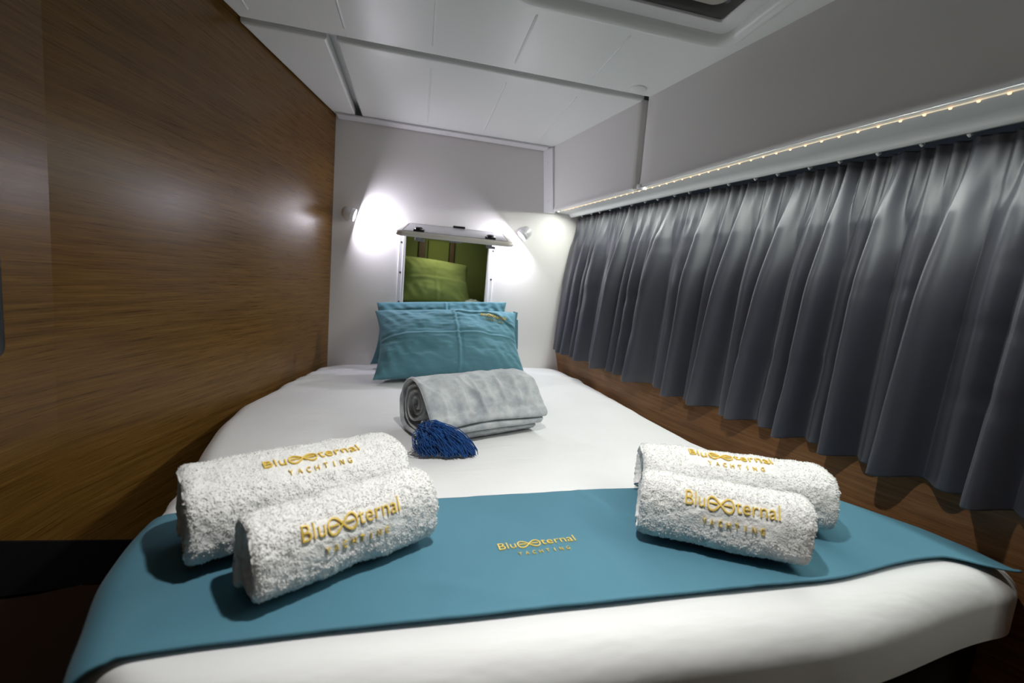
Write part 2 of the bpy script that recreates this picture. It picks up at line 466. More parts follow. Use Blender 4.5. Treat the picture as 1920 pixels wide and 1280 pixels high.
# soffit with cream bead along the curtain rail
V = []; ysf = np.linspace(2.183, YF, 50)
for y in ysf:
    a, c = float(bot_x(y)), float(rail_x(y))
    for u, dz in ((0, .010), (.12, .012), (.16, .008), (.4, .004), (.7, .002), (.93, .002)): V.append((a + .008 + (c - a - .02) * u, y, ZS + dz))
    V += [(c - .016, y, ZS - .005), (c - .010, y, ZS - .011), (c - .003, y, ZS - .011), (c - .001, y, ZS + .008), (c + .06, y, ZS + .010)]
sof = struct(mesh('trim_3', V, grid_faces(50, 11), M['grp']))
# corner flange: strip under the ceiling and down the fascia
corner = bpy.data.objects.new('trim_4', None); COL.objects.link(corner); corner.location = (.1, 2.15, ZC + ZO - .01); corner['kind'] = 'structure'
b = MB(); b.box(((-.372 + .575) / 2, 2.152, ZC - .005), (.575 + .372, .060, .008)); b.build('ceiling_strip', M['trim'], corner, bevel=.0015)
V = []
for z, xa, xb in ((ZC - .004, .566, .592), (ZS - .004, .597, .624)):
    V += [(xa, 2.184, z), (xb, 2.120, z), (xb + .014, 2.122, z), (xa + .05, 2.184, z)]
mesh('side_strip', V, [[0, 1, 2, 3], [7, 6, 5, 4], [0, 4, 5, 1], [1, 5, 6, 2], [2, 6, 7, 3], [3, 7, 4, 0]], M['trim'], corner, False)
for x in (-.29, .1, .5):
    b = MB(); b.lathe((x, 2.152, ZC - .009), (0, 0, -1), [(.006, 0), (.005, .0015), (0, .002)], 14); b.build('screw_cap', M['trim'], corner, True)
for z in (.60, .42):
    u = (ZC - z) / (ZC - ZS); x = .579 * (1 - u) + .6105 * u + .007
    b = MB(); b.lathe((x - .0072, 2.152, z), (-1, -.42, 0), [(.006, 0), (.005, .0015), (0, .002)], 14); b.build('screw_cap', M['trim'], corner, True)

# ================================================================== lights that belong to the cabin
def downlight(loc, power, label):
    t = thing('ceiling_downlight', label, 'light', loc)
    b = MB(); b.lathe(loc, (0, 0, -1), [(.036, -.0), (.036, .004), (.030, .007), (.026, .005), (.026, .0)], 32); b.build('rim', M['trim'], t, True)
    b = MB(); b.lathe(loc, (0, 0, -1), [(.026, .002), (.0, .002)], 32); b.build('lens', M['downlens'], t, True)
    area('lamp', t, (loc[0], loc[1], loc[2] - .012), (0, 0, -1), power, NEUT, .045).data.spread = math.radians(126)
downlight((.16, .50, ZC), P_DOWN, 'small round ceiling downlight beside the roof hatch, above the foot of the bed')

# led tape along the soffit
led = thing('led_strip', 'thin strip of warm LED dots under the white fascia above the curtain', 'light strip', (.8, 1.0, ZS))
led_x = lambda y: bot_x(y) + .040 + .006 * (2.2 - y) / 1.6
b = MB(); b.tube([(float(led_x(y)), y, ZS + .0045) for y in np.linspace(2.12, -.3, 50)], .0011, 6); b.build('tape', M['ledtape'], led, True)
bmd = None
for k in range(60):
    y = 2.08 - k * .0365
    bmd = bmd or None
    b = MB(); b.box((0, 0, 0), (.0045, .009, .003))
    if k == 0:
        dot = MB(); dot.lathe((float(led_x(y)), y, ZS + .0025), (0, 0, -1), [(.0026, -.001), (.0022, .0012), (0, .0016)], 10)
        d0 = dot.build('led_dot', M['led'], led, True, origin=(float(led_x(y)), y, ZS + .0025))
    else:
        d = d0.copy(); COL.objects.link(d); d.location = Vector((float(led_x(y)), y, ZS + .0025 + ZO)) - wloc(led)
for (ya, yb) in ((2.12, 1.4), (1.4, .7), (.7, -.1)):
    xa, xb = float(led_x(ya)), float(led_x(yb)); L = math.hypot(xa - xb, ya - yb)
    o = area('lamp', led, ((xa + xb) / 2, (ya + yb) / 2, ZS - .0005), (0.0, 0, -1), P_STRIP * L / 2.2, STRIPC, .006, L, 'RECTANGLE')
    o.rotation_euler = (0, math.radians(14), math.atan2(-(xa - xb), (ya - yb)))

# reading lamps
def reading_lamp(base, axis, label):
    t = thing('reading_lamp', label, 'lamp', base, 'reading lamps on the back wall')
    B = Vector(base); ax = Vector(axis).normalized()
    b = MB(); b.lathe(B, (0, -1, 0), [(0, 0), (.030, 0), (.030, .008), (.026, .014), (.018, .017), (0, .018)], 32); b.build('wall_base', M['lamp'], t, True)
    c = B + Vector((0, -.046, 0)) + ax * .004
    b = MB(); b.lathe(c, ax, [(0, -.030), (.012, -.029), (.021, -.024), (.0265, -.014), (.028, 0), (.028, .026), (.0268, .027), (.0258, .026), (.0250, .018)], 36)
    h = b.build('head', M['lamp'], t, True)
    b = MB(); b.lathe(c, ax, [(.0252, .0195), (0, .0195)], 32); b.build('lens', M['lens'], h, True)
    b = MB(); b.lathe(c, ax, [(.0285, .010), (.0292, .011), (.0292, .014), (.0285, .015)], 32); b.build('ring', M['trim'], h, True)
    area('lamp', t, c + ax * .0275, ax, P_READ, COOL, .046)
reading_lamp((-.312, YB - .001, .257), (.965, -.03, -.26), 'small silver reading lamp on the white back wall, left of the open locker')
reading_lamp((.505, YB - .001, .262), (-.70, -.06, -.71), 'small silver reading lamp on the back wall, between the open locker and the curtain')

# ================================================================== locker in the back wall
lk = thing('wall_locker', 'white framed locker opening in the back wall with its lid propped open', 'locker', (.14, YB, OZ0))
D = .36
q = [(OX0 - .06, OZ0 - .02), (OX1 + .10, OZ0 - .02), (OX1 + .10, OZ1 + .05), (OX0 - .06, OZ1 + .05)]
V = [(x, YB + .012, z) for x, z in q] + [(x, YB + D, z) for x, z in q]
mesh('interior', V, [[0, 1, 5, 4], [1, 2, 6, 5], [2, 3, 7, 6], [3, 0, 4, 7], [4, 5, 6, 7]], M['olive'], lk, False)
# frame: flange on the wall and reveal
V = []; ring = []
for off, y in ((.030, YB - .0005), (.030, YB - .004), (.028, YB - .006), (.012, YB - .006), (.010, YB - .011), (.001, YB - .011), (-.001, YB - .009), (-.001, YB + .02)):
    V += [(OX0 - off, y, OZ0 - off), (OX1 + off, y, OZ0 - off), (OX1 + off, y, OZ1 + off), (OX0 - off, y, OZ1 + off)]
mesh('frame', V, grid_faces(8, 4, wrap_j=True), M['trim'], lk, False)
for x, z in [(OX0 - .019, .157), (OX0 - .018, .018), (OX0 - .017, -.121), (OX1 + .021, .160), (OX1 + .021, .022), (OX1 + .021, -.12)]:
    b = MB(); b.lathe((x, YB - .006, z), (0, -1, 0), [(.0048, 0), (.0042, .0015), (0, .0022)], 14); b.build('screw', M['screw'], lk, True)
# back battens and pad inside
b = MB(); b.box((.112, YB + D - .012, .06), (.115, .02, .30)); b.build('back_pad', M['olivepad'], lk, bevel=.006)
for x, w in ((.022, .036), (.186, .026)):
    b = MB(); b.box((x, YB + D - .010, .06), (w, .016, .30)); b.build('batten', M['brownstrip'], lk, bevel=.002)
area('locker_fill', lk, (.10, YB + .10, OZ1 + .03), (0.05, .45, -1), P_LOCKER, (1.0, .97, .80), .10)  # added light without a fixture, stands in for the glow in the locker
# lid: hinge edge at the wall, falling towards the viewer
A = Vector((-.072, YB - .012, .243)); Bv = Vector((.418, YB - .012, .258))
Cn = Vector((-.094, 1.832, .176)); Dn = Vector((.388, 1.852, .176))
ex = (Bv - A + Dn - Cn).normalized(); ey = ((Cn + Dn) / 2 - (A + Bv) / 2); LL = ey.length; ey.normalize(); ez = ex.cross(-ey).normalized(); ex = (-ey).cross(ez).normalized()
ctr = (A + Bv + Cn + Dn) / 4; LW = .484
def lid_ring(ins, h, r): return [ctr + ex * x - ey * y + ez * h for x, y in rrect(-LW / 2 + ins, LW / 2 - ins, -LL / 2 + ins, LL / 2 - ins, r)]
def lid_rings(spec, name, mat, parent, c0=False, c1=False):
    V = []
    for s in spec: L_ = lid_ring(*s); n = len(L_); V += [tuple(p) for p in L_]
    F = grid_faces(len(spec), n, wrap_j=True)
    if c0: F.append(list(range(n)))
    if c1: F.append([(len(spec) - 1) * n + k for k in range(n)][::-1])
    return mesh(name, V, F, mat, parent)
lid = lid_rings([(.022, -.020, .02), (.004, -.019, .032), (0, -.014, .035), (0, -.008, .035), (.006, -.001, .032), (.024, 0, .02)], 'lid', M['lidframe'], lk, True)
lid_rings([(.0225, -.0005, .02), (.0255, .0012, .018), (.0285, -.0005, .016)], 'seal', M['black'], lid)
lid_rings([(.027, -.001, .017), (.029, .0006, .016), (.03, .0008, .016)], 'lid_panel', M['lidpanel'], lid, False, True)
def on_lid(x, y, h): return ctr + ex * x - ey * y + ez * h     # y positive = hinge side
RL = Matrix((ex, -ey, ez)).transposed()
for sx in (-.152, .142):
    p = on_lid(sx, -LL / 2 + .052, .0)
    b = MB(); b.box(p + ez * .004, (.044, .034, .008), RL); b.lathe(p + ez * .006, ez, [(.017, 0), (.016, .007), (.012, .010), (0, .011)], 20); b.build('latch_knob', M['black'], lid, bevel=.002)
    p = on_lid(sx - .002, -LL / 2 + .050, -.019)
    b = MB(); b.lathe(p, -ez, [(.013, 0), (.013, .016), (.010, .020), (0, .021)], 20); b.box(p - ez * .016 + ex * .012, (.03, .012, .010), RL); b.build('latch_body', M['grey'], lid, bevel=.0015)
b = MB(); b.box(on_lid(.012, LL / 2 - .012, .004), (.058, .014, .010), RL); b.build('stay_cap', M['black'], lid, bevel=.003)
b = MB(); b.box(on_lid(.0, -LL / 2 + .05, -.025), (.05, .02, .010), RL); b.build('catch_plate', M['grey'], lid, bevel=.003)

# ================================================================== bed
yFr = lambda x: .418 + .055 * sstep(.55, 1.0, x) + .02 * sstep(-.1, -.4, x)
YBM = 2.178; RM = .048; ZBOT = -.505
zt = lambda x, y: -.419 + .028 * np.asarray(x) + .006 * np.cos((np.asarray(x) - .2) * 2.2) - .004
RC = .10
def mattress_grid():
    arc = [RM * (1 - math.cos(a)) for a in np.linspace(0, math.pi / 2, 9)]
    nu, nv = 170, 200
    du = np.concatenate([arc[:-1], np.linspace(RM, 1, 1)])
    # rows (y)
    rows = []  # (t, side) t = absolute distance d from front/back or interior fraction
    ylist = [('f', d) for d in arc] + [('i', k) for k in np.linspace(0, 1, nv)[1:-1]] + [('b', d) for d in arc[::-1]]
    xlist = [('l', d) for d in arc] + [('i', k) for k in np.linspace(0, 1, nu)[1:-1]] + [('r', d) for d in arc[::-1]]
    V = np.zeros((len(ylist) + 2, len(xlist) + 2, 3))
    for i, (ky, dy) in enumerate(ylist):
        for j, (kx, dx) in enumerate(xlist):
            # first guess of x to get the front line
            y0 = .8
            for _ in range(3):
                l, r = float(xL(y0)), float(xR(y0))
                x = l + dx if kx == 'l' else (r - dx if kx == 'r' else l + RM + (r - l - 2 * RM) * dx)
                fy = float(yFr(x))
                y0 = fy + dy if ky == 'f' else (YBM - dy if ky == 'b' else fy + RM + (YBM - fy - 2 * RM) * dy)
            l, r = float(xL(y0)), float(xR(y0))
            ddx = min(x - l, r - x); ddy = min(y0 - fy, YBM - y0); d = min(ddx, ddy)
            if ddx < RC and ddy < RC:
                cx, cy = (RC - ddx) / RC, (RC - ddy) / RC
                nx, ny = cx * math.sqrt(1 - cy * cy / 2), cy * math.sqrt(1 - cx * cx / 2)
                sx = 1 if r - x < x - l else -1; sy = 1 if YBM - y0 < y0 - fy else -1
                x += sx * (nx - cx) * RC; y0 += sy * (ny - cy) * RC; d = max(0, RC * (1 - math.hypot(nx, ny)))
            dd_ = max(0., RM - d)
            V[i + 1, j + 1] = (x, y0, float(zt(x, y0)) - RM + math.sqrt(max(0, RM * RM - dd_ * dd_)))
    V[0] = V[1]; V[-1] = V[-2]; V[:, 0] = V[:, 1]; V[:, -1] = V[:, -2]
    for sl in (V[0], V[-1], V[:, 0], V[:, -1]): sl[..., 2] = ZBOT
    return V
MV = mattress_grid()
# gentle creases of the fitted sheet
disp = vnoise(MV * [1.2, 3.2, 1], 5) * .0022 + vnoise(MV * [1, 2, 1] + 7, 14) * .0008
MV[2:-2, 2:-2, 2] += disp[2:-2, 2:-2]
# radiating tucks at the head-left corner and along the left edge
for (cx_, cy_, ang, ln, hgt) in [(-.40, 2.02, 12, .22, .005), (-.40, 1.93, 24, .24, .006), (-.42, 1.84, 33, .22, .005), (-.43, 1.76, 40, .18, .004), (-.30, .93, 10, .2, .004), (-.30, .885, 4, .22, .004), (-.33, .96, 20, .16, .003), (.70, 1.9, -30, .2, .003)]:
    a = math.radians(ang); px = MV[..., 0] - cx_; py = MV[..., 1] - cy_
    s_ = px * math.cos(a) - py * math.sin(a) * -1; t_ = -px * math.sin(a) + py * math.cos(a)
    s_ = px * math.cos(a) + py * math.sin(a)
    MV[2:-2, 2:-2, 2] += (2.2 * hgt * np.exp(-(t_ / .011) ** 2) * np.exp(-(s_ / ln) ** 4))[2:-2, 2:-2]
base_o = MB()
outl = []
for y in np.linspace(.50, 2.17, 40): outl.append((float(xL(y)) + .04, y))
outr = [(float(xR(y)) - .03, y) for y in np.linspace(2.17, .52, 40)]
outl = [(-.22, .47)] + outl; ol = outl + outr + [(.86, .50)]
n = len(ol); V = [(x, y, ZBOT - .004) for x, y in ol] + [(x, y, FL) for x, y in ol]
F = grid_faces(2, n, wrap_j=True) + [list(range(n))]
tag(mesh('berth', V, F, M['darkbase'], smooth=False), 'dark upholstered berth under the white mattress', 'berth')
mt = mesh('mattress', MV.reshape(-1, 3), grid_faces(MV.shape[0], MV.shape[1], flip=True), M['sheet'])
tag(mt, 'wide tapering mattress in a smooth white fitted sheet on the dark berth base', 'mattress')
bb = MB(); 
# grey edge band of the base seen under the mattress at the front right
pts = [(x, float(yFr(x)) + .022, ZBOT - .004) for x in np.linspace(-.2, .92, 40)]

# ---- runner
def runner_surface(s, t, lift=.0045):
    """s: metres along the cloth from x=.25 (arrays ok), t 0..1 front to back"""
    s = np.asarray(s, float); t = np.asarray(t, float)
    s, t = np.broadcast_arrays(s, t)
    yf = .494 + .030 * sstep(.35, .62, s) - .050 * sstep(.64, .74, s); yb = .798 + .010 * sstep(-.2, .3, s) + .012 * sstep(.4, .62, s)
    yf = yf - .03 * sstep(-.45, -.75, s)
    y = yf + (yb - yf) * t
    l = xL(y); r = xR(y); R = RM + lift
    x = .25 + s
    z = zt(x, y) + lift
    # right fall
    d = np.clip(RM - (r - x), 0, None)
    fall = RM - np.sqrt(np.clip(RM ** 2 - np.minimum(d, RM) ** 2, 0, None))
    corner = sstep(.25, .0, t)             # the flap that bridges towards the side wall
    z = z - np.minimum(fall, .022) * (1 - .75 * corner)
    # left: roll over the edge and hang
    x0 = l + RM
    over = np.clip(x0 - x, 0, None)        # length past the tangent line
    ang = np.clip(over / R, 0, math.pi / 2)
    rest = np.clip(over - R * math.pi / 2, 0, None)
    xa = x0 - R * np.sin(ang) - rest * .10; za = zt(x0, y) + lift - R * (1 - np.cos(ang)) - rest
    wave = .008 * np.exp(-((y - .565) / .03) ** 2) * np.exp(-((rest - .03) / .045) ** 2) * (rest > 0)
    x = np.where(over > 0, xa - wave, x); z = np.where(over > 0, za, z)
    P = np.stack([x, y, z], -1)
    w = vnoise(P * [1.0, 2.2, 1], 7) * .0016 + vnoise(P * [2, 1, 1] + 3, 16) * .0006
    # creases
    for (ax, ay, bx, by, h, wd) in [(.345, .80, .50, .50, .0022, .006), (.52, .66, .56, .52, .0014, .006), (-.05, .60, .20, .50, .0012, .012), (-.28, .62, .1, .545, .0014, .014), (.06, .63, .06, .5, .0008, .01)]:
        px, py = P[..., 0] - ax, P[..., 1] - ay; L_ = math.hypot(bx - ax, by - ay); ux, uy = (bx - ax) / L_, (by - ay) / L_
        al = px * ux + py * uy; pe = -px * uy + py * ux
        w = w + h * np.exp(-(pe / wd) ** 2) * sstep(-.04, .03, al) * sstep(L_ + .04, L_ - .03, al)
    P[..., 2] += np.where(over > 0, 0, w + .001)
    # front hem lifts a little
    P[..., 2] += .0035 * sstep(.035, 0, t) * (over <= 0) 
    return P
S = np.concatenate([np.linspace(-.98, -.5, 60)[:-1], np.linspace(-.5, .60, 130)[:-1], np.linspace(.60, 1, 30)])
T = np.concatenate([np.linspace(0, .12, 10)[:-1], np.linspace(.12, 1, 60)])
SS, TT = np.meshgrid(S, T, indexing='ij')
xend = lambda t: np.interp(t, [0, .1, .2, .35, .6, 1], [.990, .987, .985, .968, .935, .888]) - .25
SS = np.where(SS > .6, .6 + (SS - .6) / .4 * (xend(TT) - .6), SS)
RP = runner_surface(SS, TT)
run = mesh('bed_runner', RP.reshape(-1, 3), grid_faces(*RP.shape[:2]), M['teal'], origin=(.25, .65, -.41))
sd = run.modifiers.new('thick', 'SOLIDIFY'); sd.thickness = .0035; sd.offset = 0
tag(run, 'teal cotton bed runner with gold lettering laid across the foot of the bed', 'bed runner')

# ---- lettering: flat triangulated letters in a unit frame (width 1, centred)
def text_mesh(body, width, xh=None, spacing=1.0, bold=.0):
    c = bpy.data.curves.new('t', 'FONT'); c.body = body; c.size = 1; c.space_character = spacing; c.offset = bold - .010; c.resolution_u = 4
    o = bpy.data.objects.new('t', c); COL.objects.link(o)
    dg = bpy.context.evaluated_depsgraph_get(); me = bpy.data.meshes.new_from_object(o.evaluated_get(dg))
    v = np.array([tuple(x.co) for x in me.vertices]); f = [list(p.vertices) for p in me.polygons]
    bpy.data.objects.remove(o); bpy.data.curves.remove(c); bpy.data.meshes.remove(me)
    v[:, 0] -= v[:, 0].min(); k = width / v[:, 0].max(); v[:, 0] *= k
    return v, f, k
def stroke(pts, w, closed=False):
    pts = [Vector((*p, 0)) for p in pts]; n = len(pts); V = []
    for i, p in enumerate(pts):
        a = pts[(i - 1) % n] if (closed or i > 0) else p; b = pts[(i + 1) % n] if (closed or i < n - 1) else p
        d = (b - a).normalized(); q = Vector((-d.y, d.x, 0)) * w / 2
        V += [tuple(p + q), tuple(p - q)]
    m_ = n if closed else n - 1
    F = [[2 * i, 2 * i + 1, 2 * ((i + 1) % n) + 1, 2 * ((i + 1) % n)] for i in range(m_)]
    return V, F
def build_logo():
    V = []; F = []
    def add(v, f):
        o = len(V); V.extend([tuple(map(float, p))[:2] for p in v]); F.extend([[i + o for i in q] for q in f])
    KY = .135
    v, f, k = text_mesh('Blu', .215); v[:, 1] *= KY / .72; v[:, 0] += 0; add(v, f)
    v, f, k = text_mesh('ternal', .455); v[:, 1] *= KY / .72; v[:, 0] += .545; add(v, f)
    # the two e's tied into a loop
    a, bq, cx, cy = .142, .068, .385, .048
    pts = []
    for i in range(48):
        t = 2 * math.pi * i / 48; den = 1 + .55 * math.sin(t) ** 2
        pts.append((cx + a * math.cos(t) / den, cy + bq * 2.3 * math.sin(t) * math.cos(t) / den))
    v, f = stroke(pts, .014, True); add(v, f)
    for sx in (-.078, .078):
        v, f = stroke([(cx + sx - .045, cy + .004), (cx + sx + .045, cy + .004)], .012); add(v, f)
    x0 = .20; step = .0875
    for i, ch in enumerate('YACHTING'):
        v, f, k = text_mesh(ch, .010 if ch == 'I' else .043)
        v[:, 1] *= .062 / .72; v[:, 0] += x0 + i * step + (.017 if ch == 'I' else 0); v[:, 1] -= .155; add(v, f)
    V = np.array(V); V[:, 0] -= .5; V[:, 1] -= .0
    return V, F
LOGO = build_logo()
def logo_on(fn, name, parent, width, thick=.0012, mat=None, yscale=1.0):
    """fn(u, w, h): metres on the cloth -> 3d"""
    V, F = LOGO; n = len(V)
    U = V[:, 0] * width; Wd = V[:, 1] * width * yscale
    top = fn(U, Wd, thick); bot = fn(U, Wd, -.001)
    P = np.concatenate([top, bot]); FF = [list(f) for f in F]
    cnt = {}
    for f in F:
        for i in range(len(f)):
            e = (f[i], f[(i + 1) % len(f)]); cnt[e] = 1
    for (a, c) in list(cnt):
        if (c, a) not in cnt: FF.append([a, a + n, c + n, c])
    return mesh(name, P, FF, mat or M['gold'], parent, False)
def runner_logo(u, w, h):
    a = math.radians(4.0); uu = u * math.cos(a) - w * math.sin(a); ww = u * math.sin(a) + w * math.cos(a)
    s = .214 - .25 + uu; y = .628 + ww
    t = (y - .494) / (.803 - .494)
    P = runner_surface(s, t); P[..., 2] += .0022 + h; return P
logo_on(runner_logo, 'embroidery', run, .129)

# ---- pillows
def pillow(name, label, bl, br, tl, tr, thick, mat, group=None, cat='pillow', seed=0, creases=True, n=(230, 160), flap=False, hem=0.0, sag=.02):
    """corners of the mid-plane; front faces the viewer"""
    bl, br, tl, tr = [np.array(p, float) for p in (bl, br, tl, tr)]
    nrm = np.cross(br - bl, tl - bl); nrm /= np.linalg.norm(nrm)
    if nrm[1] > 0: nrm = -nrm
    W = np.linalg.norm(br - bl); H = np.linalg.norm(tl - bl)
    u = np.sin(np.linspace(-1, 1, n[0]) * math.pi / 2 * .75) / math.sin(math.pi / 2 * .75); v = np.sin(np.linspace(-1, 1, n[1]) * math.pi / 2 * .75) / math.sin(math.pi / 2 * .75)
    U, Vv = np.meshgrid(u, v, indexing='ij')
    def surf(U, Vv, sgn, extra=0.):
        a = (U * (1 - .075 * (1 - Vv ** 2) * np.abs(U) ** 3) + 1) / 2; b_ = (Vv * (1 + (.05 * np.sign(Vv) - .03) * (1 - U ** 2) * np.abs(Vv) ** 3) + 1) / 2
        a_, bb_ = a[..., None], b_[..., None]
        P = bl * (1 - a_) * (1 - bb_) + br * a_ * (1 - bb_) + tl * (1 - a_) * bb_ + tr * a_ * bb_
        T_ = thick / 2 * (np.clip(1 - np.abs(U) ** 2.6, 0, 1) * np.clip(1 - np.abs(Vv) ** 2.4, 0, 1)) ** .52
        T_ = T_ * (1 - .18 * Vv)
        # corner pulls and soft wrinkles
        q = np.stack([U * W * 3 + seed, Vv * H * 3, np.zeros_like(U)], -1)
        wr = vnoise(q * [1, 1.6, 1], 2.2) * .012 + vnoise(q * [1.0, 2.4, 1] + 5, 6) * .0026
        dg_ = (U * W + Vv * H * .8)
        wr = wr + .0028 * np.sin(dg_ * 62 + 4 * vnoise(q, 1.5)) * np.clip(np.abs(U * Vv) * 1.3, 0, 1) * (np.abs(U) < .97)
        T_ = T_ + wr * np.clip(T_ / (thick * .25), 0, 1)
        if creases and sgn > 0:
            rd = lambda d: .0050 * np.exp(-(d / .0055) ** 2) - .0022 * np.exp(-((d - .012) / .007) ** 2)
            T_ = T_ + (rd((U - .03 + .01 * Vv) * W / 2) + rd((Vv - .02 + .06 * U * U) * H / 2)) * np.clip(T_ / (thick * .2), 0, 1)
        if flap and sgn > 0:      # envelope flap: a cloth step running down to the right end
            line = .80 - .42 * sstep(.45, 1.0, U) ** 1.3
            T_ = T_ + .009 * sstep(-.010, .010, Vv - line) * sstep(-.02, .10, U)
        P = P + nrm * (sgn * T_ + extra)[..., None]
        P[..., 2] -= 0
        return P
    Pf = surf(U, Vv, 1); Pb = surf(U, Vv, -1) - nrm * .0015
    V3 = np.concatenate([Pf.reshape(-1, 3), Pb.reshape(-1, 3)]); N = n[0] * n[1]
    F = grid_faces(n[0], n[1], flip=True) + grid_faces(n[0], n[1], off=N)
    bd = [i * n[1] for i in range(n[0])] + [(n[0] - 1) * n[1] + j for j in range(1, n[1])] + [i * n[1] + n[1] - 1 for i in range(n[0] - 2, -1, -1)] + [j for j in range(n[1] - 2, 0, -1)]
    F += [[bd[k], bd[(k + 1) % len(bd)], bd[(k + 1) % len(bd)] + N, bd[k] + N] for k in range(len(bd))]
    o = mesh(name, V3, F, mat); tag(o, label, cat, group)
    def cloth(Uq, Vq, h): return surf(np.asarray(Uq, float), np.asarray(Vq, float), 1, h)
    return o, cloth, W, H, nrm
back_p, _, _, _, _ = pillow('pillow', 'teal pillow standing against the back wall, behind the lettered pillow', (-.178, 2.035, -.400), (.470, 2.085, -.385), (-.168, 2.105, -.128), (.432, 2.112, -.082), .080, M['tealpil'], seed=9, creases=True)
frontp, cloth, PW, PH, pn = pillow('pillow', 'teal pillow with gold lettering leaning in front of the plain one, nearest the blanket', (-.140, 1.735, -.402), (.492, 1.845, -.388), (-.162, 1.965, -.155), (.462, 2.030, -.130), .165, M['tealpil'], seed=2, flap=True)
def pil_logo(u, w, h):
    a = math.radians(-7); uu = u * math.cos(a) - w * math.sin(a); ww = u * math.sin(a) + w * math.cos(a)
    return cloth(.60 + uu / (PW / 2), .625 + ww / (PH / 2), .002 + h)
logo_on(pil_logo, 'embroidery', frontp, .125, mat=M['gold'])
# hem tabs on the open right ends of the pillow cases
for par, pts in ((frontp, [(.452, 2.028, -.118), (.474, 2.030, -.122), (.468, 2.020, -.175), (.455, 2.018, -.18)]), (back_p, [(.452, 2.07, -.15), (.488, 2.072, -.16), (.497, 2.06, -.30), (.470, 2.06, -.30)])):
    V = [tuple(p) for p in pts] + [(x, y + .004, z) for x, y, z in pts]
    mesh('hem_tab', V, [[0, 1, 2, 3], [7, 6, 5, 4], [0, 4, 5, 1], [1, 5, 6, 2], [2, 6, 7, 3], [3, 7, 4, 0]], M['tealpil'], par, False)
# lime pillow and bag in the locker
pillow('pillow', 'lime green pillow stuffed inside the open wall locker', (-.088, 2.290, -.125), (.292, 2.300, -.130), (-.090, 2.365, .105), (.262, 2.395, .085), .13, M['lime'], seed=21, n=(60, 44))
pillow('seat_pad', 'flat green pad lying on the locker floor under the lime pillow', (-.10, 2.225, -.155), (.34, 2.225, -.155), (-.10, 2.50, -.152), (.34, 2.50, -.152), .03, M['lime'], cat='pad', seed=31, creases=False, n=(40, 30))
def crumple():
    n1, n2 = 40, 24; V = []
    U, W_ = np.meshgrid(np.linspace(0, 2 * math.pi, n1, endpoint=False), np.linspace(.02, math.pi - .02, n2), indexing='ij')
    P = np.stack([np.cos(U) * np.sin(W_), np.sin(U) * np.sin(W_), np.cos(W_)], -1)
    r = 1 + .22 * np.abs(vnoise(P, 2.6)) + .10 * np.abs(vnoise(P + 4, 6))
    P = P * r[..., None] * [.046, .030, .024] + [.282, 2.222, -.112]
    return P
P = crumple(); tag(mesh('plastic_bag', P.reshape(-1, 3), grid_faces(40, 24, wrap_i=True), M['bag']), 'crumpled clear plastic bag in the lower right corner of the locker', 'bag')

